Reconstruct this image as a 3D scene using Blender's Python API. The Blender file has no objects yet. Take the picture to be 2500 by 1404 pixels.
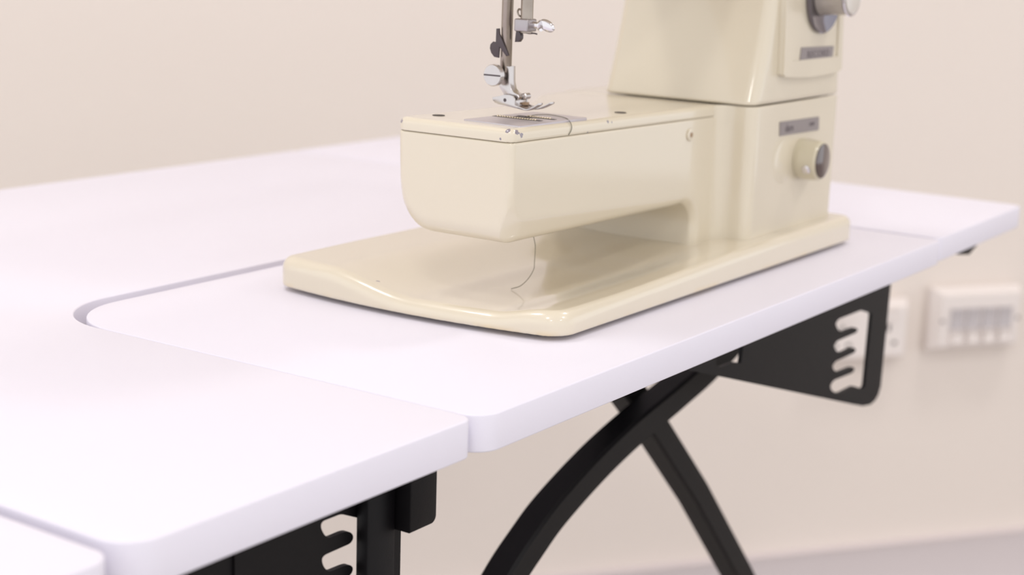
import bpy, bmesh, math, random
import numpy as np
from mathutils import Vector, Matrix
from mathutils.geometry import tessellate_polygon

random.seed(4)
SC = bpy.context.scene
COL = SC.collection
T = 0.75            # height of the table top above the floor

# ------------------------------------------------------------------ camera, world, lights, exposure
FPX, PITCH, ROLL, YAW = 3859.36, 0.219034, 0.0333059, 0.971498
F_ = Vector((math.sin(YAW) * math.cos(PITCH), math.cos(YAW) * math.cos(PITCH), -math.sin(PITCH)))
R0 = F_.cross(Vector((0, 0, 1))).normalized()
U0 = R0.cross(F_)
R_ = math.cos(ROLL) * R0 + math.sin(ROLL) * U0
U_ = -math.sin(ROLL) * R0 + math.cos(ROLL) * U0
cam_d = bpy.data.cameras.new('camera')
cam_d.sensor_width = 36.0
cam_d.lens = FPX / 2500 * 36
cam_d.clip_start = 0.02
cam_d.dof.use_dof = True
cam_d.dof.focus_distance = 0.765
cam_d.dof.aperture_fstop = 8.0
cam = bpy.data.objects.new('camera', cam_d)
COL.objects.link(cam)
cam.matrix_world = Matrix(((R_.x, U_.x, -F_.x, 0), (R_.y, U_.y, -F_.y, 0), (R_.z, U_.z, -F_.z, T + 0.2), (0, 0, 0, 1)))
SC.camera = cam

SC.view_settings.view_transform = 'Standard'
SC.view_settings.look = 'None'
SC.view_settings.gamma = 1.0
SC.view_settings.use_curve_mapping = False
SC.view_settings.exposure = 0.03
SC.cycles.use_denoising = True
SC.cycles.max_bounces = 10

wd = bpy.data.worlds.new('daylight')
SC.world = wd
wd.use_nodes = True
wd.node_tree.nodes['Background'].inputs[0].default_value = (0.975, 0.975, 1.0, 1)
wd.node_tree.nodes['Background'].inputs[1].default_value = 1.22

LIGHT_E = 6.9
CEIL = 2.55

# ------------------------------------------------------------------ materials
def lin(c):
    return tuple(((v / 255) / 12.92 if v <= 10 else ((v / 255 + 0.055) / 1.055) ** 2.4) for v in c) + (1,)

def pmat(name, rgb, rough=0.5, metal=0.0, coat=0.0, bump=0.0, bscale=400, vary=0.0, vscale=6, spec=0.5, emit=None):
    m = bpy.data.materials.new(name)
    m.use_nodes = True
    nt = m.node_tree
    b = nt.nodes['Principled BSDF']
    b.inputs['Base Color'].default_value = lin(rgb)
    b.inputs['Roughness'].default_value = rough
    b.inputs['Metallic'].default_value = metal
    b.inputs['Coat Weight'].default_value = coat
    b.inputs['Coat Roughness'].default_value = 0.05
    b.inputs['Specular IOR Level'].default_value = spec
    if emit:
        b.inputs['Emission Color'].default_value = (1, 0.97, 0.94, 1)
        b.inputs['Emission Strength'].default_value = emit
    geo = nt.nodes.new('ShaderNodeNewGeometry')
    if vary:
        n = nt.nodes.new('ShaderNodeTexNoise'); n.inputs['Scale'].default_value = vscale
        n.inputs['Detail'].default_value = 4
        nt.links.new(geo.outputs['Position'], n.inputs['Vector'])
        mx = nt.nodes.new('ShaderNodeMix'); mx.data_type = 'RGBA'
        mx.inputs[6].default_value = lin(tuple(max(0, c - vary) for c in rgb))
        mx.inputs[7].default_value = lin(tuple(min(255, c + vary) for c in rgb))
        nt.links.new(n.outputs['Fac'], mx.inputs[0])
        nt.links.new(mx.outputs[2], b.inputs['Base Color'])
    if bump:
        n = nt.nodes.new('ShaderNodeTexNoise'); n.inputs['Scale'].default_value = bscale
        n.inputs['Detail'].default_value = 3
        nt.links.new(geo.outputs['Position'], n.inputs['Vector'])
        bp = nt.nodes.new('ShaderNodeBump'); bp.inputs['Strength'].default_value = bump
        bp.inputs['Distance'].default_value = 0.0005
        nt.links.new(n.outputs['Fac'], bp.inputs['Height'])
        nt.links.new(bp.outputs['Normal'], b.inputs['Normal'])
    return m

M = {}
M['wall'] = pmat('painted_wall', (236, 226, 218), 0.85, bump=0.15, bscale=120, vary=2, vscale=1.5)
M['skirting'] = pmat('skirting_paint', (222, 213, 214), 0.55, vary=2)
M['floor'] = pmat('carpet', (186, 180, 176), 0.8, bump=0.6, bscale=300, vary=12, vscale=60)
M['ceiling'] = pmat('ceiling_paint', (238, 234, 230), 0.9, vary=2)
M['table'] = pmat('white_laminate', (234, 231, 243), 0.42, bump=0.1, bscale=900, spec=0.35, vary=1)
M['edge'] = M['table']
M['black'] = pmat('black_powder_coat', (13, 11, 14), 0.46, bump=0.12, bscale=1400, vary=1, vscale=30, spec=0.2)
M['socket'] = pmat('socket_plastic', (238, 230, 226), 0.35, vary=1)
M['socket_grey'] = pmat('socket_grey', (196, 190, 192), 0.4, vary=1)
M['dark'] = pmat('dark_hole', (60, 54, 52), 0.7, vary=3)
M['chrome'] = pmat('chrome', (225, 222, 224), 0.09, metal=1.0, vary=1)
M['steel'] = pmat('polished_steel', (205, 200, 198), 0.22, metal=1.0, vary=6, vscale=200)
M['satin'] = pmat('satin_steel', (180, 174, 176), 0.38, metal=1.0, vary=5, vscale=200)
M['oldsteel'] = pmat('worn_steel', (168, 158, 148), 0.28, metal=1.0, vary=16, vscale=120)
M['dish'] = pmat('chrome_dark_reflection', (128, 124, 132), 0.08, metal=1.0, vary=2)  # plain chrome; reflection of a dark part of the room put into the colour
M['darksteel'] = pmat('dark_steel', (92, 84, 86), 0.38, metal=0.8, vary=5, vscale=200)
M['label'] = pmat('label_grey', (150, 142, 142), 0.45, metal=0.2, vary=3, vscale=200)
M['ink'] = pmat('label_ink', (112, 103, 106), 0.5, vary=2)
M['rubber'] = pmat('rubber', (40, 38, 36), 0.8, vary=3)
M['thread'] = pmat('grey_green_thread', (112, 108, 92), 0.7, vary=8, vscale=800)
M['gold'] = pmat('feed_teeth', (235, 222, 196), 0.2, metal=1.0, vary=4, vscale=500)
M['clear'] = pmat('pale_knob', (214, 208, 200), 0.2, coat=0.5, vary=2)
M['barrel'] = pmat('smoky_clear_plastic', (182, 173, 164), 0.15, coat=0.8, vary=3, vscale=90)
M['plate'] = pmat('needle_plate_steel', (206, 200, 204), 0.42, metal=0.75, vary=4, vscale=200)
M['brown'] = pmat('dark_cap', (70, 50, 46), 0.1, coat=1.0, vary=2)
M['cream_dark'] = pmat('orange_brown', (160, 134, 108), 0.5, vary=3)
M['knobcream'] = pmat('knob_cream', (205, 196, 172), 0.3, coat=0.3, vary=1)
M['lamp'] = pmat('lamp_diffuser', (250, 248, 244), 0.6, emit=3.0)
M['lampframe'] = pmat('lamp_frame', (235, 235, 235), 0.5, vary=1)

def enamel(name, rgb, spots, scratches=0.0, yellow=None):
    """glossy cream enamel with chips (x, y, z, radius) where the paint has flaked to grey metal"""
    m = pmat(name, rgb, 0.30, coat=1.0, vary=2, vscale=9)
    nt = m.node_tree
    b = nt.nodes['Principled BSDF']
    b.inputs['Coat Roughness'].default_value = 0.07; b.inputs['Coat IOR'].default_value = 1.5
    base = b.inputs['Base Color'].links[0].from_socket
    geo = nt.nodes.new('ShaderNodeNewGeometry')
    nz = nt.nodes.new('ShaderNodeTexNoise'); nz.inputs['Scale'].default_value = 700; nz.inputs['Detail'].default_value = 2
    nt.links.new(geo.outputs['Position'], nz.inputs['Vector'])
    fac = None
    for (x, y, z, r) in spots:
        d = nt.nodes.new('ShaderNodeVectorMath'); d.operation = 'DISTANCE'
        nt.links.new(geo.outputs['Position'], d.inputs[0])
        d.inputs[1].default_value = (x, y, z)
        s = nt.nodes.new('ShaderNodeMath'); s.operation = 'MULTIPLY_ADD'   # distance + noise
        nt.links.new(nz.outputs['Fac'], s.inputs[0]); s.inputs[1].default_value = r * 1.3
        nt.links.new(d.outputs['Value'], s.inputs[2])
        l = nt.nodes.new('ShaderNodeMath'); l.operation = 'LESS_THAN'
        nt.links.new(s.outputs[0], l.inputs[0]); l.inputs[1].default_value = r * 1.4
        if fac is None:
            fac = l.outputs[0]
        else:
            mx = nt.nodes.new('ShaderNodeMath'); mx.operation = 'MAXIMUM'
            nt.links.new(fac, mx.inputs[0]); nt.links.new(l.outputs[0], mx.inputs[1])
            fac = mx.outputs[0]
    out = base
    if yellow:      # warm stain along the lower edge of the left end
        sep = nt.nodes.new('ShaderNodeSeparateXYZ'); nt.links.new(geo.outputs['Position'], sep.inputs[0])
        zr = nt.nodes.new('ShaderNodeMapRange'); nt.links.new(sep.outputs['Z'], zr.inputs[0])
        zr.inputs[1].default_value = T + 0.0035; zr.inputs[2].default_value = T + 0.0060
        zr.inputs[3].default_value = 1; zr.inputs[4].default_value = 0
        n2 = nt.nodes.new('ShaderNodeTexNoise'); n2.inputs['Scale'].default_value = 42; n2.inputs['Detail'].default_value = 3
        nt.links.new(geo.outputs['Position'], n2.inputs['Vector'])
        nr = nt.nodes.new('ShaderNodeMapRange'); nt.links.new(n2.outputs['Fac'], nr.inputs[0])
        nr.inputs[1].default_value = 0.5; nr.inputs[2].default_value = 0.68; nr.inputs[4].default_value = 0.5
        mu = nt.nodes.new('ShaderNodeMath'); mu.operation = 'MULTIPLY'
        nt.links.new(zr.outputs[0], mu.inputs[0]); nt.links.new(nr.outputs[0], mu.inputs[1])
        mxc = nt.nodes.new('ShaderNodeMix'); mxc.data_type = 'RGBA'
        nt.links.new(mu.outputs[0], mxc.inputs[0]); nt.links.new(out, mxc.inputs[6])
        mxc.inputs[7].default_value = lin(yellow)
        out = mxc.outputs[2]
    if fac is not None:
        mxc = nt.nodes.new('ShaderNodeMix'); mxc.data_type = 'RGBA'
        nt.links.new(fac, mxc.inputs[0]); nt.links.new(out, mxc.inputs[6])
        mxc.inputs[7].default_value = lin((140, 132, 142))
        out = mxc.outputs[2]
    nt.links.new(out, b.inputs['Base Color'])
    return m

CREAM = (222, 212, 191)
M['cream'] = enamel('cream_enamel', CREAM, [])
M['cream_arm'] = enamel('cream_enamel_arm', CREAM, [(.695, .461, T + .0455, .0018), (.676, .476, T + .0444, .0012), (.664, .497, T + .0446, .0012)])
M['cream_cover'] = enamel('cream_enamel_cover', CREAM, [(.6545, .4525, T + .1035, .0019), (.6575, .4497, T + .1028, .0021), (.6605, .4487, T + .1013, .0017),
                                                     (.6533, .5212, T + .1030, .0020), (.6527, .4560, T + .0995, .0009), (.7450, .4489, T + .1018, .0012), (.7490, .4487, T + .1012, .0009),
                                                     (.7240, .4486, T + .0974, .0009)])
M['cream_base'] = enamel('cream_enamel_base', CREAM, [(.6535, .4270, T + .0052, .0011), (.7480, .4190, T + .0185, .0010), (.6500, .5320, T + .0150, .0012), (.7990, .4160, T + .0190, .0015)], yellow=(226, 202, 150))
M['cream_up'] = enamel('cream_enamel_upper', CREAM, [(.8815, .4370, T + .1200, .0022)])

# ------------------------------------------------------------------ object helpers
def link(o, mat=None, parent=None):
    COL.objects.link(o)
    if mat is not None and not isinstance(mat, list):
        o.data.materials.append(mat)
    if parent is not None:
        root = parent
        while root.parent: root = root.parent
        o.parent = parent
    return o

def origin_of(parent):
    if parent is None: return Vector((0, 0, 0))
    root = parent
    while root.parent: root = root.parent
    return root.location.copy()

def mesh_obj(name, verts, faces, mat, parent=None, smooth=False, angle=None):
    """verts in world metres with z measured from the table top; parts are stored relative to their thing's origin"""
    O = origin_of(parent)
    me = bpy.data.meshes.new(name)
    me.from_pydata([(v[0] - O.x, v[1] - O.y, v[2] + T - O.z) for v in verts], [], faces)
    me.validate()
    o = bpy.data.objects.new(name, me)
    link(o, mat, parent)
    if smooth:
        me.polygons.foreach_set('use_smooth', [True] * len(me.polygons))
        if angle:
            me.set_sharp_from_angle(angle=math.radians(angle))
    return o

def from_bm(name, bm, mat, parent=None, smooth=False, angle=None):
    bmesh.ops.recalc_face_normals(bm, faces=bm.faces)
    bm.verts.ensure_lookup_table()
    bm.verts.index_update()
    v = [tuple(x.co) for x in bm.verts]
    f = [[q.index for q in fc.verts] for fc in bm.faces]
    bm.free()
    return mesh_obj(name, v, f, mat, parent, smooth, angle)

def empty(name, loc, label=None, cat=None, group=None):
    o = bpy.data.objects.new(name, None)
    COL.objects.link(o)
    o.location = loc
    if label: o['label'] = label
    if cat: o['category'] = cat
    if group: o['group'] = group
    return o

def tag(o, label=None, cat=None, group=None, kind=None):
    if label: o['label'] = label
    if cat: o['category'] = cat
    if group: o['group'] = group
    if kind: o['kind'] = kind
    return o

def bbox(bm, x0, x1, y0, y1, z0, z1, bev=0.0, seg=2):
    r = bmesh.ops.create_cube(bm, size=1)
    for v in r['verts']:
        v.co = Vector(((x0 + x1) / 2 + v.co.x * (x1 - x0), (y0 + y1) / 2 + v.co.y * (y1 - y0), (z0 + z1) / 2 + v.co.z * (z1 - z0)))
    if bev:
        es = list({e for v in r['verts'] for e in v.link_edges})
        bmesh.ops.bevel(bm, geom=es, offset=bev, segments=seg, affect='EDGES', profile=0.5)

def box(name, x0, x1, y0, y1, z0, z1, mat, parent=None, bev=0.0, seg=2):
    bm = bmesh.new()
    bbox(bm, x0, x1, y0, y1, z0, z1, bev, seg)
    return from_bm(name, bm, mat, parent, bev > 0, 35)

def prism(name, loops, axis, a, b, mat, parent=None, bev=0.0, seg=2, smooth=True):
    """extrude a polygon with holes; axis = 'z' (pts x,y), 'y' (pts x,z) or 'x' (pts y,z)"""
    def P(p, t):
        return {'z': (p[0], p[1], t), 'y': (p[0], t, p[1]), 'x': (t, p[0], p[1])}[axis]
    if isinstance(loops[0][0], (int, float)): loops = [loops]
    flat = [p for lp in loops for p in lp]
    tris = tessellate_polygon([[Vector((p[0], p[1], 0)) for p in lp] for lp in loops])
    n = len(flat)
    bm = bmesh.new()
    va = [bm.verts.new(P(p, a)) for p in flat]
    vb = [bm.verts.new(P(p, b)) for p in flat]
    if len(loops) == 1:
        bm.faces.new(va); bm.faces.new(list(reversed(vb)))
    else:
        for t in tris:
            bm.faces.new([va[i] for i in t]); bm.faces.new([vb[i] for i in reversed(t)])
    k = 0
    rim = []
    for lp in loops:
        m = len(lp)
        for i in range(m):
            i0, i1 = k + i, k + (i + 1) % m
            bm.faces.new([va[i0], va[i1], vb[i1], vb[i0]])
        k += m
    if bev and len(loops) == 1:
        es = [e for e in bm.edges if (e.verts[0] in va and e.verts[1] in va) or (e.verts[0] in vb and e.verts[1] in vb)]
        bmesh.ops.recalc_face_normals(bm, faces=bm.faces)
        bmesh.ops.bevel(bm, geom=es, offset=bev, segments=seg, affect='EDGES', profile=0.5)
    return from_bm(name, bm, mat, parent, smooth, 30)

def frame_for(axis):
    a = Vector(axis).normalized()
    h = Vector((0, 0, 1)) if abs(a.z) < 0.9 else Vector((1, 0, 0))
    u = a.cross(h).normalized(); v = a.cross(u).normalized()
    return a, u, v

def lathe(name, prof, org, axis, mat, parent=None, seg=48, angle=35):
    """prof: list of (radius, distance along axis)"""
    a, u, v = frame_for(axis)
    org = Vector(org)
    verts, faces = [], []
    for (r, t) in prof:
        for k in range(seg):
            an = 2 * math.pi * k / seg
            verts.append(org + a * t + (u * math.cos(an) + v * math.sin(an)) * r)
    for i in range(len(prof) - 1):
        for k in range(seg):
            k2 = (k + 1) % seg
            faces.append((i * seg + k, i * seg + k2, (i + 1) * seg + k2, (i + 1) * seg + k))
    faces.append(tuple(range(seg))); faces.append(tuple(reversed(range((len(prof) - 1) * seg, len(prof) * seg))))
    bm = bmesh.new()
    bv = [bm.verts.new(p) for p in verts]
    for f in faces: bm.faces.new([bv[i] for i in f])
    return from_bm(name, bm, mat, parent, True, angle)

def catmull(pts, n=8):
    P = [Vector(p) for p in pts]
    P = [P[0] * 2 - P[1]] + P + [P[-1] * 2 - P[-2]]
    out = []
    for i in range(1, len(P) - 2):
        for k in range(n):
            t = k / n
            out.append(0.5 * ((2 * P[i]) + (-P[i - 1] + P[i + 1]) * t + (2 * P[i - 1] - 5 * P[i] + 4 * P[i + 1] - P[i + 2]) * t * t + (-P[i - 1] + 3 * P[i] - 3 * P[i + 1] + P[i + 2]) * t ** 3))
    out.append(P[-2])
    return out

def tube(name, pts, r, mat, parent=None, seg=10, up=None, section=None):
    """sweep a circle (or a given 2-D section in the frame side/up) along pts"""
    pts = [Vector(p) for p in pts]
    bm = bmesh.new()
    rings = []
    if section is None:
        section = [(r * math.cos(2 * math.pi * k / seg), r * math.sin(2 * math.pi * k / seg)) for k in range(seg)]
    prev = Vector(up) if up else None
    for i, p in enumerate(pts):
        d = (pts[min(i + 1, len(pts) - 1)] - pts[max(i - 1, 0)]).normalized()
        if prev is None:
            prev = Vector((0, 0, 1)) if abs(d.z) < 0.9 else Vector((1, 0, 0))
        s = d.cross(prev).normalized(); n = s.cross(d).normalized()
        if up is None: prev = n
        rings.append([bm.verts.new(p + s * a + n * b) for (a, b) in section])
    m = len(section)
    for i in range(len(rings) - 1):
        for k in range(m):
            bm.faces.new([rings[i][k], rings[i][(k + 1) % m], rings[i + 1][(k + 1) % m], rings[i + 1][k]])
    bm.faces.new(rings[0]); bm.faces.new(list(reversed(rings[-1])))
    return from_bm(name, bm, mat, parent, True, 40)

# ------------------------------------------------------------------ implicit surfaces -> smooth meshes
def ru(a, b, r):      # rounded union
    return np.maximum(r, np.minimum(a, b)) - np.sqrt(np.maximum(r - a, 0) ** 2 + np.maximum(r - b, 0) ** 2)
def ri(a, b, r):      # rounded intersection
    return np.minimum(-r, np.maximum(a, b)) + np.sqrt(np.maximum(r + a, 0) ** 2 + np.maximum(r + b, 0) ** 2)
def ss(t):
    t = np.clip(t, 0, 1); return t * t * (3 - 2 * t)

def surface(name, sdf, lo, hi, h, mat, parent, post=None):
    ax = [np.arange(lo[i], hi[i] + h, h) for i in range(3)]
    X, Y, Z = np.meshgrid(*ax, indexing='ij')
    D = sdf(X, Y, Z)
    S = D < 0
    n = np.array(D.shape)
    c = np.zeros(n - 1, int)
    for i in (0, 1):
        for j in (0, 1):
            for k in (0, 1):
                c += S[i:n[0] - 1 + i, j:n[1] - 1 + j, k:n[2] - 1 + k]
    act = (c > 0) & (c < 8)
    idx = -np.ones(act.shape, int)
    cells = np.argwhere(act)
    idx[act] = np.arange(len(cells))
    acc = np.zeros((len(cells), 3)); cnt = np.zeros(len(cells))
    corner = [(i, j, k) for i in (0, 1) for j in (0, 1) for k in (0, 1)]
    for a in corner:
        for ax_ in range(3):
            if a[ax_] == 0:
                b = list(a); b[ax_] = 1
                A = D[cells[:, 0] + a[0], cells[:, 1] + a[1], cells[:, 2] + a[2]]
                B = D[cells[:, 0] + b[0], cells[:, 1] + b[1], cells[:, 2] + b[2]]
                m = (A < 0) != (B < 0)
                t = np.where(m, A / np.where(A == B, 1, A - B), 0)
                p = np.tile(np.array(a, float), (len(cells), 1)); p[:, ax_] += t
                acc[m] += p[m]; cnt[m] += 1
    P = (cells + acc / cnt[:, None]) * h + np.array(lo)
    e = h * 0.25
    for _ in range(3):
        x, y, z = P.T
        d = sdf(x, y, z)
        g = np.stack([sdf(x + e, y, z) - sdf(x - e, y, z), sdf(x, y + e, z) - sdf(x, y - e, z), sdf(x, y, z + e) - sdf(x, y, z - e)], 1) / (2 * e)
        g2 = np.maximum((g ** 2).sum(1), 0.3)
        step = (d / g2)[:, None] * g
        ln = np.linalg.norm(step, axis=1, keepdims=True)
        step *= np.minimum(1, 0.7 * h / np.maximum(ln, 1e-12))
        P = P - step * 0.9
    faces = []
    for ax_ in range(3):
        o1, o2 = [q for q in range(3) if q != ax_]
        sl_a = [slice(None)] * 3; sl_b = [slice(None)] * 3
        sl_a[ax_] = slice(0, n[ax_] - 1); sl_b[ax_] = slice(1, n[ax_])
        ch = S[tuple(sl_a)] != S[tuple(sl_b)]
        E = np.argwhere(ch)
        E = E[(E[:, o1] > 0) & (E[:, o2] > 0) & (E[:, o1] < n[o1] - 1) & (E[:, o2] < n[o2] - 1)]
        s0 = S[E[:, 0], E[:, 1], E[:, 2]]
        q = []
        for (d1, d2) in ((1, 1), (0, 1), (0, 0), (1, 0)):
            cc = E.copy(); cc[:, o1] -= d1; cc[:, o2] -= d2
            q.append(idx[cc[:, 0], cc[:, 1], cc[:, 2]])
        q = np.stack(q, 1)
        flip = s0 if ax_ != 1 else ~s0
        q[~flip] = q[~flip][:, ::-1]
        faces.append(q)
    Fq = np.concatenate(faces)
    if post is not None:
        P = post(P)
    O = origin_of(parent)
    P = P + np.array([-O.x, -O.y, T - O.z])
    me = bpy.data.meshes.new(name)
    me.vertices.add(len(P)); me.vertices.foreach_set('co', P.astype(np.float32).ravel())
    me.loops.add(len(Fq) * 4); me.loops.foreach_set('vertex_index', Fq.astype(np.int32).ravel())
    me.polygons.add(len(Fq)); me.polygons.foreach_set('loop_start', np.arange(0, len(Fq) * 4, 4, dtype=np.int32))
    me.polygons.foreach_set('use_smooth', np.ones(len(Fq), bool))
    me.update(calc_edges=True)
    o = bpy.data.objects.new(name, me)
    link(o, mat, parent)
    return o

# ------------------------------------------------------------------ the room
wA = Vector((1.947, 0.893, 0)); wD = Vector((.8016, -.5979, 0)).normalized(); wN = Vector((-wD.y * -1, 0, 0))
wN = Vector((-.5979, -.8016, 0)).normalized()       # towards the camera
def wp(u, off, z):
    return wA + wD * u + wN * off + Vector((0, 0, z))
def wbox(bm, u0, u1, o0, o1, z0, z1, bev=0, seg=2):
    r = bmesh.ops.create_cube(bm, size=1)
    for v in r['verts']:
        v.co = wp((u0 + u1) / 2 + v.co.x * (u1 - u0), (o0 + o1) / 2 + v.co.y * (o1 - o0), (z0 + z1) / 2 + v.co.z * (z1 - z0))
    if bev:
        bmesh.ops.bevel(bm, geom=list({e for v in r['verts'] for e in v.link_edges}), offset=bev, segments=seg, affect='EDGES', profile=0.5)

bm = bmesh.new(); wbox(bm, -3.2, 4.92, -0.12, 0, -T, CEIL - T); tag(from_bm('wall_back', bm, M['wall']), kind='structure')
bm = bmesh.new(); wbox(bm, -3.2, 4.92, -0.12, 5.2, -T - 0.1, -T); tag(from_bm('floor', bm, M['floor']), kind='structure')
bm = bmesh.new(); wbox(bm, -3.2, 4.92, -0.12, 5.2, CEIL - T, CEIL - T + 0.1); tag(from_bm('ceiling', bm, M['ceiling']), kind='structure')
bm = bmesh.new(); wbox(bm, -3.2, 4.8, 0, 0.018, -T, -0.644, 0.003); tag(from_bm('baseboard_back', bm, M['skirting'], smooth=True, angle=35), kind='structure')

def ceiling_light(u, off, label):
    p = wp(u, off, 0)
    root = empty('ceiling_light', (p.x, p.y, CEIL), label, 'light', 'square ceiling panel lights')
    bm = bmesh.new()
    s = 0.18
    for (a0, a1, b0, b1) in ((-s, s, -s, -s + .02), (-s, s, s - .02, s), (-s, -s + .02, -s, s), (s - .02, s, -s, s)):
        wbox(bm, u + a0, u + a1, off + b0, off + b1, CEIL - T - 0.02, CEIL - T)
    from_bm('frame', bm, M['lampframe'], root)
    bm = bmesh.new(); wbox(bm, u - s + .02, u + s - .02, off - s + .02, off + s - .02, CEIL - T - 0.008, CEIL - T - .002)
    from_bm('diffuser', bm, M['lamp'], root)
    ld = bpy.data.lights.new('panel_glow', 'AREA'); ld.shape = 'SQUARE'; ld.size = 0.30
    ld.energy = LIGHT_E; ld.color = (1.0, 0.98, 0.97)
    lo = bpy.data.objects.new('panel_glow', ld); COL.objects.link(lo)
    lo.parent = root; lo.location = (0, 0, -0.014)
    lo.rotation_euler = (0, 0, math.atan2(wD.y, wD.x))
for i, u in enumerate((-1.5, 0.5)):
    for j, off in enumerate((0.7, 2.2, 3.7)):
        ceiling_light(u, off, 'square white panel light in the ceiling, %s along the wall, %s from it' % (('left', 'right')[i], ('nearest', 'halfway', 'farthest')[j]))

# ------------------------------------------------------------------ wall outlets
def outlet_box(root, u0, u1, z0, z1, d=0.030):
    bm = bmesh.new(); wbox(bm, u0 + .003, u1 - .003, 0, d - .018, z0 + .003, z1 - .003, 0.002)
    from_bm('back_box', bm, M['socket'], root, True, 35)
    # chamfered face plate
    bm = bmesh.new()
    ring = []
    for off, ins in ((d - .022, 0.0), (d - .017, 0.0), (d, .0085)):
        ring.append([bm.verts.new(wp(u, off, z)) for u, z in ((u0 + ins, z0 + ins), (u1 - ins, z0 + ins), (u1 - ins, z1 - ins), (u0 + ins, z1 - ins))])
    for a in range(2):
        for k in range(4):
            bm.faces.new([ring[a][k], ring[a][(k + 1) % 4], ring[a + 1][(k + 1) % 4], ring[a + 1][k]])
    bm.faces.new(ring[0]); bm.faces.new(list(reversed(ring[2])))
    return from_bm('face_plate', bm, M['socket'], root)

p = wp(0.312, 0, 0)
s1 = empty('data_outlet', (p.x, p.y, T - .31), 'white wall outlet box with four square data ports, on the wall at the far right', 'wall outlet')
fp = outlet_box(s1, .239, .385, -.356, -.265)
for k in range(4):
    u = .262 + k * .0262
    bm = bmesh.new(); wbox(bm, u, u + .022, .028, .0315, -.322, -.293, .001)
    from_bm('port_module', bm, M['socket_grey'], s1, True, 35)
    bm = bmesh.new(); wbox(bm, u + .002, u + .020, .029, .0345, -.341, -.325, .002)
    from_bm('port_shutter', bm, M['socket'], s1, True, 35)
for u in (.2495, .3745):
    lathe('screw', [(.003, 0), (.003, .0018)], wp(u, .0295, -.310), wN, M['satin'], s1, 16)

p = wp(0.128, 0, 0)
s2 = empty('wall_socket', (p.x, p.y, T - .32), 'white double power socket on the wall, seen through the notched black bracket', 'wall outlet')
outlet_box(s2, .054, .200, -.364, -.278)
for c in (.091, .163):
    for (du, dz, w, h) in ((0, .016, .0022, .0045), (-.011, -.006, .0035, .002), (.011, -.006, .0035, .002)):
        bm = bmesh.new(); wbox(bm, c + du - w, c + du + w, .0295, .0305, -.331 + dz - h, -.331 + dz + h)
        from_bm('pin_hole', bm, M['dark'], s2)
    bm = bmesh.new(); wbox(bm, c - .006 + (-.022 if c < .12 else .022) * 0, c + .006, .029, .0335, -.302, -.288, .0015)
    from_bm('rocker_switch', bm, M['socket'], s2, True, 35)

# ------------------------------------------------------------------ the sewing table
def rounded(pts, n=10):
    """pts: (x, y, radius) corners -> polygon with arcs"""
    out = []
    m = len(pts)
    for i in range(m):
        P0 = Vector(pts[i - 1][:2]); P1 = Vector(pts[i][:2]); P2 = Vector(pts[(i + 1) % m][:2]); r = pts[i][2]
        if r <= 0: out.append(tuple(P1)); continue
        a = (P0 - P1).normalized(); b = (P2 - P1).normalized()
        ang = a.angle(b); t = r / math.tan(ang / 2)
        c = P1 + (a + b).normalized() * (r / math.sin(ang / 2))
        s = P1 + a * t; e = P1 + b * t
        v0 = s - c; v1 = e - c
        th = v0.angle_signed(v1)
        for k in range(n + 1):
            q = -th * k / n
            out.append((c.x + v0.x * math.cos(q) - v0.y * math.sin(q), c.y + v0.x * math.sin(q) + v0.y * math.cos(q)))
    return out

TH = .0172
tbl = empty('sewing_table', (.8, .68, 0), 'white folding sewing table with a lift platform, side leaves and black steel frame', 'table')
top_poly = rounded([(.3315, .3755, .015), (.5226, .3735, .007), (.5206, .657, .048), (1.0815, .657, 0), (1.0815, .987, .004), (.3315, .987, .004)], 14)
prism('tabletop', top_poly, 'z', -TH, 0, M['table'], tbl, 0.0009, 3)
plat = rounded([(.5232, .3705, .0135), (1.0785, .3705, .006), (1.0785, .6460, .004), (.5212, .6460, .045)], 14)
prism('lift_platform', plat, 'z', -TH, 0, M['table'], tbl, 0.0009, 3)
right = rounded([(1.0845, .3735, .006), (1.279, .3755, .008), (1.290, .987, .02), (1.0845, .987, .004)], 10)
prism('right_leaf', right, 'z', -TH, 0, M['table'], tbl, 0.0009, 3)
left = rounded([(-.02, .3735, .01), (.3252, .3735, .009), (.3252, .987, .004), (-.02, .987, .02)], 10)
prism('left_leaf', left, 'z', -TH, 0, M['table'], tbl, 0.0009, 3)

# notched steel plates that set the height of the platform
slotR = [(1.0642, -0.0565), (1.0852, -0.0627), (1.0832, -0.1175), (1.0815, -.1188), (1.077, -0.1185), (1.0612, -0.113), (1.0373, -0.1127), (1.0289, -0.1113), (1.02, -0.1069), (1.0175, -0.103), (1.0234, -0.1004), (1.0566, -0.1021), (1.0611, -0.1006), (1.0582, -0.098), (1.0531, -0.097), (1.0306, -0.096), (1.022, -0.0929), (1.0184, -0.0888), (1.0242, -0.0866), (1.0572, -0.0872), (1.0604, -0.0855), (1.0564, -0.0831), (1.0502, -0.0822), (1.0337, -0.0821), (1.024, -0.0794), (1.0179, -0.0739), (1.0236, -0.0717), (1.0578, -0.0722), (1.061, -0.0704), (1.0557, -0.0679), (1.0496, -0.0672), (1.0355, -0.0672), (1.0245, -0.0642), (1.0181, -0.0582), (1.0229, -0.0558)]
outR = [(.800, -.0175), (1.1195, -.0175), (1.116, -0.1250), (1.1125, -.1310), (1.1070, -0.1342), (1.0981, -0.1355), (1.0825, -0.1332), (1.0641, -0.1277), (0.8293, -0.0548), (.800, -.0460)]
holeR = [(.8735, -.030), (.8731, -0.0492), (0.8715, -0.0565), (0.8603, -0.0538), (0.8445, -0.0535), (0.8373, -0.0511), (.8373, -.030)]
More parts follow.
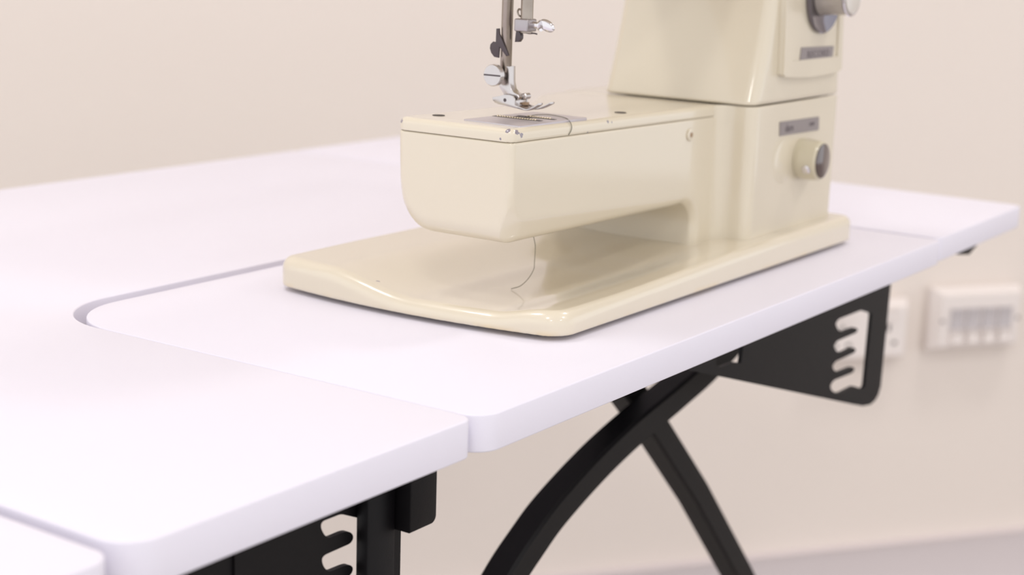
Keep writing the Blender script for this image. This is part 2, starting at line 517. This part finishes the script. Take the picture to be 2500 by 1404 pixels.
slotL = [(0.4903, -0.0451), (.5120, -.0550), (.5120, -.1150), (.5000, -.1130), (.4840, -.1135), (.4795, -.1110), (.4775, -.1070), (.4800, -.1052), (.4975, -.1052), (.4990, -.1025), (.4962, -.0993), (.4929, -.0985), (.4829, -.0984), (.4796, -.0960), (.4776, -.0920), (.4798, -.0904), (.4974, -.0904), (.4992, -.0878), (.4965, -.0846), (.4930, -.0838), (.4831, -.0838), (.4797, -.0812), (.4777, -.0770), (.4797, -.0755), (.4974, -.0755), (.4991, -.0728), (.4966, -.0703), (.4931, -0.0697), (.4831, -0.0693), (0.4796, -0.0664), (0.4779, -0.0621), (0.4795, -0.0606), (0.4974, -0.0606), (0.4991, -0.0580), (0.4966, -0.0551), (0.4929, -0.0539), (0.4829, -0.0538), (0.4799, -0.0519), (0.4772, -0.0473), (0.4780, -0.0449)]
outL = [(.250, -.0175), (.532, -.0175), (.532, -.125), (.524, -.133), (.510, -.134), (.250, -.134)]
def soften(lp, n=2):
    for r in range(n):
        out = []
        for i in range(len(lp)):
            a, b = lp[i], lp[(i + 1) % len(lp)]
            c = min(.25, (.0012, .0005)[r] / max(1e-6, math.dist(a, b)))
            out += [(a[0] + (b[0] - a[0]) * t, a[1] + (b[1] - a[1]) * t) for t in (c, 1 - c)]
        lp = out
    return lp
slotR, slotL = soften(slotR), soften(slotL)
prism('notched_bracket', [outR, slotR, holeR], 'y', .420, .4225, M['black'], tbl)
prism('notched_bracket', [outL, slotL], 'y', .420, .4225, M['black'], tbl)
bm = bmesh.new()
bbox(bm, .4995, .5187, .4125, .4195, -.60, -.0175, .0012)
bbox(bm, .5005, .5177, .4185, .4230, -.60, -.1200, .0005)
from_bm('support_post', bm, M['black'], tbl, True, 35)
for x in (.398, .425):
    box('bracket_rib', x, x + .0012, .4190, .4203, -.13, -.0175, M['black'], tbl)
prism('hinge_block', rounded([(.5190, -.0175, 0), (.5380, -.0175, 0), (.5380, -.0590, .0035), (.5190, -.0590, .0)], 6), 'y', .4045, .4190, M['black'], tbl, .0006, 2)
box('bracket_flange', .3975, .532, .4225, .428, -.0205, -.0175, M['black'], tbl)
prism('leaf_bracket', [(1.135, -.0175), (1.1985, -.0175), (1.1965, -.0230), (1.1810, -.0275), (1.160, -.0245)], 'y', .383, .412, M['black'], tbl, .0008, 2)

# crossed legs: an arched one and a straight one, box-section tube
crv = [(1.12, .49, -.028), (1.04, .49, -.060), (.9640, .49, -.0872), (.9129, .49, -.0995), (.8576, .49, -.1110), (.8118, .49, -.1235), (.7671, .49, -.1400), (.7435, .49, -.1525), (.7179, .49, -.1690), (.690, .49, -.195), (.660, .49, -.235), (.635, .49, -.300), (.615, .49, -.42), (.600, .49, -.60), (.595, .49, -.742)]
sec = [(-.0080, -.0095), (.0080, -.0095), (.0098, -.0077), (.0098, .0077), (.0080, .0095), (-.0080, .0095), (-.0098, .0077), (-.0098, -.0077)]
lg = tube('leg', catmull(crv, 6), .01, M['black'], tbl, up=(0, 1, 0), section=sec)
lg['label'] = 'arched black leg'
st = [(.8560, .513, -.0175), (.8816, .513, -.0590), (.9219, .513, -.1255), (.9921, .513, -.1955), (1.0785, .513, -.2902), (1.20, .513, -.428), (1.42, .513, -.700), (1.4545, .513, -.742)]
st = [(.845, .513, -.055), (.9255, .513, -.1280), (.9975, .513, -.1985), (1.0850, .513, -.2935), (1.20, .513, -.428), (1.42, .513, -.700), (1.4545, .513, -.742)]
lg = tube('leg', st, .01, M['black'], tbl, up=(0, 1, 0), section=sec)
lg['label'] = 'straight black leg'
for x, y in ((.595, .49), (1.4545, .513)):
    lathe('leg_foot', [(.016, 0), (.018, .004), (.018, .014), (.013, .018)], (x, y, -T), (0, 0, 1), M['rubber'], tbl, 24)
lathe('pivot_bolt', [(.006, 0), (.006, .006), (.004, .008)], (.9105, .497, -.106), (0, -1, 0), M['darksteel'], tbl, 20)
box('cross_rail', .78, .90, .478, .525, -.040, -.0175, M['black'], tbl, .002)

# ------------------------------------------------------------------ the sewing machine
mc = empty('sewing_machine', (.83, .51, T), 'cream enamelled free-arm sewing machine standing on the white table', 'sewing machine')
YA, YC = .4485, .426          # front of the free arm, front of the column

def sm(t): return max(0.0, min(1.0, t)) ** 2 * (3 - 2 * max(0.0, min(1.0, t)))
def zsh(x, z): return z - .0115 * min(max(x - .665, 0), .22) * sm((z - .06) / .03)
def shear(P):
    P = P.copy()
    P[:, 2] -= .0115 * np.clip(P[:, 0] - .665, 0, .22) * ss((P[:, 2] - .06) / .03)
    return P

# base
def base_h(x, y):
    hv = .0108 + .0087 * ss((x - .77) / .13)
    hr = .0150 + .0045 * ss((x - .68) / .24)
    up = ss((y - .503) / .062)
    fr = ss((.456 - y) / .030)
    return hv + (.0195 - hv) * up + (hr - hv) * fr
def sdf_base(x, y, z):
    xl = .639 + 1.1 * (y - .52) ** 2
    d = ri(xl - x, .4135 - y, .012)
    d = ri(d, x - 1.0225, .010)
    d = ri(d, y - .604, .010)
    d = ri(d, (z - base_h(x, y)) * .96, .0055 + .0016 * ss((.72 - x) / .07))
    return ri(d, .0026 - z, .0013)
surface('base', sdf_base, (.632, .407, -.001), (1.030, .610, .0235), .0011, M['cream_base'], mc)
for x, y in ((.665, .435), (.665, .585), (1.0, .435), (1.0, .585)):
    lathe('rubber_foot', [(.007, 0), (.007, .0028)], (x, y, 0), (0, 0, 1), M['rubber'], mc, 20)
bm = bmesh.new(); bbox(bm, .662, 1.006, .4300, .590, .0010, .0032)
from_bm('base_plate', bm, M['rubber'], mc)

# free arm and column
def back_y(x): return .5238 + .034 * ss((x - .762) / .095)
def sdf_arm(x, y, z):
    low = ru(.0425 - z, .8515 - x, .013)
    d = ri(low, y - back_y(x) + .03 * np.maximum(.096 - z, 0) * ss((.80 - x) / .05), .006 + .015 * ss((.82 - x) / .04))
    d = ri(d, .6530 - x, .0055 + .0065 * ss((.075 - z) / .03))
    low2 = ri(low, .6520 - x - .014 * ss((z - .046) / .030), .016)
    rf = .0035 + .0072 * ss((.072 - z) / .022)
    rf = np.minimum(rf, .0107 - .0050 * ss((x - .78) / .06))
    cr = np.clip(.0145 - .05 * (x - .664), .0062, .0145)
    d = ri(d, YA - y, np.minimum(rf, .0045))
    d = ri(d, (YA - y) * .90 + (low2 + cr) * .436, .0004)
    d = ri(d, low, .006)
    b = ri(.8800 - x, YC - y, .0075)
    b = ri(b, x - 1.0078, .0045)
    b = ri(b, y - .558, .006)
    d = ru(d, b, .011)
    cut = np.minimum(z - .0978, np.maximum(z - .1048, .871 - x))
    d = np.maximum(d, cut)
    return np.maximum(d, .0150 - z)
surface('free_arm', sdf_arm, (.646, .420, .012), (1.014, .564, .107), .0011, M['cream_arm'], mc, shear)

def sdf_cover(x, y, z):
    d = ri(.6527 - x, YA - y, .0045)
    d = ri(d, y - back_y(x), .006)
    d = np.maximum(d, x - .873)
    d = ri(d, z - .1048, .0034)
    return np.maximum(d, .09805 - z)
cov = surface('arm_cover', sdf_cover, (.648, .444, .0965), (.876, .562, .1065), .0008, M['cream_cover'], mc, shear)
for (x, y) in ((.6745, .5120), (.7770, .4600)):
    lathe('screw_hole', [(.0034, 0), (.0034, .00035)], (x, y, zsh(x, .1048) - .0001), (0, 0, 1), M['dark'], cov, 24)

# upper column and the arm above (its head carries the needle bar)
def xl_up(z):
    dz = np.clip(z - .1024, 0, .14)
    return .8772 + .39 * dz - 1.3 * dz * dz
def sdf_up(x, y, z):
    d = ri((xl_up(z) - x) * .95, YC - y, .0085)
    d = ri(d, x - (1.0078 - .1 * (z - .1)), .005)
    d = ri(d, y - .535, .009)
    d = ri(d, .1030 - z, .0016)
    return ri(d, z - .300, .02)
upb = surface('upper_column', sdf_up, (.868, .420, .1005), (1.014, .541, .304), .0012, M['cream_up'], mc)
def sdf_head(x, y, z):
    d = ri(.648 - x, .440 - y, .012); d = ri(d, y - .530, .012); d = ri(d, .205 - z, .006)
    d = ri(d, z - .292, .02)
    return np.maximum(d, x - .93)
surface('head_arm', sdf_head, (.640, .432, .199), (.936, .538, .296), .0025, M['cream'], mc)

# raised face panel on the upper column
fpo = [(.9085, .1212), (.9110, .1196), (.930, .1182), (.953, .1176), (.976, .1181), (.9955, .1190), (.9982, .1205), (.9905, .196), (.9885, .199), (.9055, .199), (.9030, .196)]
fpan = prism('face_panel', fpo, 'y', YC - .0032, YC + .002, M['cream'], mc, .0010, 3)
inn = [(.9200, .1290), (.9945 - .0045, .1290), (.9865, .194), (.9155, .194)]
prism('inset', inn, 'y', YC - .00335, YC - .0031, M['cream'], fpan, 0)
fr = [[(.9085, .1212), (.9110, .1196), (.930, .1182), (.953, .1176), (.976, .1181), (.9955, .1190), (.9982, .1205), (.9905, .197), (.9030, .197)],
      [(.9200, .1290), (.9900, .1290), (.9850, .192), (.9150, .192)]]
prism('raised_rim', fr, 'y', YC - .0044, YC - .0031, M['cream'], fpan)

def text(body, x, y, z, size, parent, mat, spacing=1.0, xs=1.0):
    cu = bpy.data.curves.new('lettering', 'FONT'); cu.body = body; cu.size = size; cu.align_x = 'CENTER'; cu.align_y = 'CENTER'
    cu.extrude = .00006; cu.space_character = spacing; cu.offset = size * .02
    o = bpy.data.objects.new('lettering', cu); COL.objects.link(o); cu.materials.append(mat)
    bpy.context.view_layer.update()
    me = bpy.data.meshes.new_from_object(o.evaluated_get(bpy.context.evaluated_depsgraph_get()))
    bpy.data.objects.remove(o)
    vs = [(x + v.co.x * xs, y - v.co.z, z + v.co.y) for v in me.vertices]
    return mesh_obj('lettering', vs, [tuple(p.vertices) for p in me.polygons], mat, parent)

lp = prism('label_plate', [(.9322, .1281), (.9822, .1272), (.9832, .1360), (.9332, .1369)], 'y', YC - .0040, YC - .0030, M['label'], mc)
lp['label'] = 'grey label strip under the upper dial'
text('RECORD', .9590, YC - .0041, .1319, .0058, lp, M['ink'], 1.15, 1.35)
lp2 = prism('label_plate', [(.9172, .0817), (.9768, .0809), (.9758, .0898), (.9162, .0907)], 'y', YC - .0006, YC + .001, M['label'], mc)
lp2['label'] = 'grey label strip above the lower knob'
text('darn', .9305, YC - .0007, .0858, .0068, lp2, M['ink'])
text('sew', .9650, YC - .0007, .0862, .0050, lp2, M['ink'])

# lower knob
kz, kx = .0640, .9530
kb = lathe('selector_knob', [(.0132, 0), (.0135, .0008), (.0128, .0012), (.0128, .0022), (.0134, .0028), (.0128, .0138), (.0118, .0150), (.0112, .0150)], (kx, YC - .0001, kz), (0, -1, 0), M['knobcream'], mc, 64)
lathe('knob_cap', [(.0112, 0), (.0112, .0006), (.0100, .0010)], (kx, YC - .0149, kz), (0, -1, 0), M['brown'], kb, 48)
an = math.radians(-28)
sx, sz = math.cos(math.pi + math.radians(22)), math.sin(math.pi + math.radians(22))
lathe('set_screw', [(.0028, 0), (.0030, .0016), (.0018, .0024)], (kx + sx * .0122, YC - .0095, kz + sz * .0122), (sx, 0, sz), M['chrome'], kb, 24)
lathe('dial_disc', [(.0138, 0), (.0138, .00018), (.0132, .0003)], (.926, YC + .0001, .0640), (0, -1, 0), M['cream'], mc, 64)

# upper dial: chrome dish with a pale barrel and chrome ringed cap
dx, dz = .9605, .1705
dial = lathe('dial_dish', [(.0250, 0), (.0256, .0008), (.0256, .0026), (.0250, .0032), (.0244, .0030), (.0180, .0010), (.0100, .0008)], (dx, YC - .0031, dz), (0, -1, 0), M['dish'], mc, 72)
barrel = lathe('dial_barrel', [(.0145, 0), (.0140, .003), (.0132, .012), (.0132, .0185)], (dx, YC - .0042, dz), (0, -1, 0), M['barrel'], mc, 64)
lathe('barrel_cap', [(.0138, 0), (.0141, .0006), (.0138, .0016), (.0128, .0020), (.0122, .0016)], (dx, YC - .0226, dz), (0, -1, 0), M['chrome'], barrel, 64)
lathe('cap_face', [(.0122, 0), (.0118, .0008), (.0080, .0012)], (dx, YC - .0240, dz), (0, -1, 0), M['clear'], barrel, 48)

# small plug on the arm front
pg = lathe('plug', [(.0034, 0), (.0038, .0006), (.0034, .0012), (.0022, .0013)], (.8400, YA + .0001, .0868), (0, -1, 0), M['cream'], mc, 32)
lathe('plug_core', [(.0016, 0), (.0016, .0003)], (.8400, YA - .0011, .0868), (0, -1, 0), M['cream_dark'], pg, 20)

# needle plate with feed dogs
np_ = prism('needle_plate', rounded([(.6640, .4520, .001), (.7262, .4504, .001), (.7268, .4862, .001), (.6668, .4900, .001)], 3), 'z', .1035, .1054, M['plate'], mc, .0003, 2)
for (x, y0, y1) in ((.6919, .4575, .4900 - .002), (.7030, .4560, .4800), (.6975, .4680, .4790)):
    box('feed_slot', x - .0016, x + .0016, y0, y1, .1050, .10552, M['dark'], np_)
def teeth(x, y0, y1, n):
    bm = bmesh.new()
    bbox(bm, x - .0009, x + .0009, y0 - .0003, y1 + .0003, .1040, .1053)
    for k in range(n):
        y = y0 + (y1 - y0) * k / (n - 1)
        r = bmesh.ops.create_icosphere(bm, subdivisions=2, radius=.00062)
        for v in r['verts']:
            v.co = Vector((v.co.x * 1.2 + x, v.co.y + y, v.co.z + .1057))
    o = from_bm('feed_dog', bm, M['gold'], mc, True, 60)
    return o
teeth(.6914, .4610, .4850, 16)
teeth(.7030, .4595, .4735, 10)

# presser bar, thumb screw, foot
X0 = .6965
pb = lathe('presser_bar', [(.0028, 0), (.0031, .0005), (.0031, .0900)], (X0, .4845, .1290), (0, 0, 1), M['oldsteel'], mc, 40)
fold = lambda p: p
sh = [(0.4809, 0.1316), (0.4806, 0.124), (0.4796, 0.1204), (0.4778, 0.1187), (0.4744, 0.1178), (.4735, .1165), (.4744, .1150), (.4790, .1148), (0.4834, 0.1165), (0.484, 0.1179), (0.4862, 0.1203), (.4868, .1225), (.4868, .1300), (.4860, 0.1316)]
sh = [(0.4800, 0.1322), (0.4797, 0.124), (0.4787, 0.1204), (0.4769, 0.1187), (0.4744, 0.1178), (.4735, .1165), (.4744, .1150), (.4790, .1148), (0.4834, 0.1165), (0.484, 0.1179), (0.4862, 0.1203), (.4872, .1225), (.4876, .1240), (.4876, 0.1290), (.4830, .1296), (.4826, .1322)]
shank = prism('presser_foot', sh, 'x', X0 - .0027, X0 + .0027, M['steel'], mc, .0004, 2)
ts = lathe('thumb_screw', [(.0025, -.004), (.0025, .0002), (.0054, .0004), (.0058, .0009), (.0058, .0036), (.0054, .0041)], (X0 - .0047, .4871, .1273), (-1, 0, 0), M['steel'], mc, 48)
box('slot', X0 - .00905, X0 - .0086, .4818, .4924, .1269, .1277, M['darksteel'], ts)
# foot sole: side walls, sole plate, two curled toes
side = [(0.4885, 0.1154), (0.4831, 0.1166), (0.4811, 0.1174), (0.4772, 0.1176), (0.4750, 0.1172), (.4740, .1160), (0.4737, 0.1126), (.4684, .1113), (.4680, 0.1105), (0.4846, 0.1122), (0.4878, 0.1136)]
for sgn in (-1, 1):
    xa = X0 + sgn * .0058
    prism('foot_wall', side, 'x', xa - .0006, xa + .0006, M['steel'], shank, .0002, 2)
    toe = [(.4720, .1108), (.4685, .1103), (.4662, .1101), (.4640, .1105), (.4610, .1117), (.4582, .1131), (.4566, .1140)] if sgn > 0 else [(.4720, .1108), (.4685, .1103), (.4662, .1101), (.4640, .1107), (.4612, .1121), (.4586, .1138)]
    up_ = [(y + .0001, z + .0009) for y, z in reversed(toe)]
    prism('toe', toe + up_, 'x', X0 + sgn * .0018, X0 + sgn * .0064, M['steel'], shank, .0003, 2)
sole = [(.4870, .1128), (.4846, .1122), (.4690, .1104), (.4690, .1113), (.4846, .1131), (.4870, .1137)]
prism('sole_plate', sole, 'x', X0 - .0062, X0 + .0062, M['steel'], shank, .0002, 2)
box('foot_block', X0 - .0050, X0 + .0050, .4738, .4770, .1112, .1150, M['steel'], shank, .0006)
lathe('hinge_pin', [(.0009, 0), (.0011, .0002), (.0011, .0128), (.0009, .0130)], (X0 - .0065, .4800, .1146), (1, 0, 0), M['darksteel'], shank, 20)
lathe('ankle_roll', [(.0012, 0), (.0017, .0004), (.0017, .0046), (.0012, .0050)], (X0 + .0020, .4738, .1166), (1, 0, 0), M['steel'], shank, 24)
box('pin_spring', X0 + .001, X0 + .0045, .4715, .4745, .1120, .1135, M['cream_dark'], shank, .0003)

# thread guide / lever clip on the presser bar
bm = bmesh.new()
cl = prism('lever_clip', [(0.4887, 0.1516), (0.4868, 0.1518), (0.4865, .1490), (.4835, .1440), (.4810, .1400), (.4800, .1380), (.4818, .1375), (.4862, .1420), (0.4866, 0.1363), (0.4895, 0.1366), (0.4915, .1385), (0.4925, .1410), (.4922, .1432), (.4905, .1447), (.4888, .1445)], 'x', X0 - .0042, X0 - .0030, M['darksteel'], mc, .0003, 2)  # diagonal limb stands in for a shadow by the clip, modelled as metal
prism('clip_tab', [(0.4784, 0.1515), (0.4762, 0.1508), (0.4752, 0.1490), (0.4752, 0.1470), (.4765, .1452), (0.4790, 0.1450)], 'x', X0 - .0006, X0 + .0022, M['darksteel'], mc, .0003, 2)

# needle bar with clamp and thumb screw
nb = lathe('needle_bar', [(.0030, 0), (.0033, .0004), (.0033, .0700)], (X0 + .0002, .4722, .1500), (0, 0, 1), M['oldsteel'], mc, 40)
nc = box('needle_clamp', X0 - .0045, X0 + .0048, .4686, .4772, .1509, .1576, M['satin'], mc, .0009, 3)
lathe('bar_end', [(.0030, 0), (.0032, .0004), (.0032, .0010)], (X0 + .0002, .4722, .1500), (0, 0, 1), M['darksteel'], nc, 24)
lathe('clamp_screw', [(.0018, 0), (.0018, .0042), (.0030, .0048), (.0030, .0056)], (X0 + .0008, .4688, .1546), (0, -1, -.03), M['chrome'], nc, 24)
bm = bmesh.new()
r = bmesh.ops.create_uvsphere(bm, u_segments=24, v_segments=16, radius=1)
for v in r['verts']:
    p = Vector((v.co.x * .0016, v.co.y * .0052, v.co.z * .0030))
    p = Matrix.Rotation(math.radians(22), 3, 'X') @ p
    v.co = p + Vector((X0 + .0008, .4598, .1546))
from_bm('thumb_wing', bm, M['chrome'], nc, True, 60)
tube('thread_hook', catmull([(X0, .4752, .1612), (X0 - .001, .4764, .1624), (X0 - .002, .4766, .1610), (X0 - .002, .4758, .1592), (X0 - .001, .4750, .1586)], 5), .0005, M['oldsteel'], mc, 8)
tube('thread_hook', catmull([(X0, .4722, .1502), (X0, .4700, .1500), (X0 + .001, .4680, .1502), (X0 + .002, .4664, .1498)], 5), .0004, M['darksteel'], mc, 8)

# ------------------------------------------------------------------ loose threads
th = tube('thread', catmull([(.6985, .4735, .1050), (.7030, .4728, .1058), (.7090, .4715, .1062), (.7140, .4680, .1062), (.7135, .4600, .1060), (.7100, .4530, .1056), (.7075, .4492, .1040), (.7072, .4482, .1020), (.7065, .4481, .1000), (.7045, .4482, .0980)], 8), .00022, M['thread'], None, 6)
tag(th, 'thin grey thread lying over the needle plate and front edge of the arm', 'thread')
th = tube('thread', catmull([(.697, .4650, .0475), (.697, .4625, .0400), (.697, .4618, .0362), (.697, .4620, .0283), (.697, .4623, .0244), (.697, .4656, .0187), (.697, .4707, .0138), (.697, .4766, .0113)], 8), .00020, M['thread'], None, 6)
tag(th, 'thin grey thread hanging from under the free arm to the machine base', 'thread')
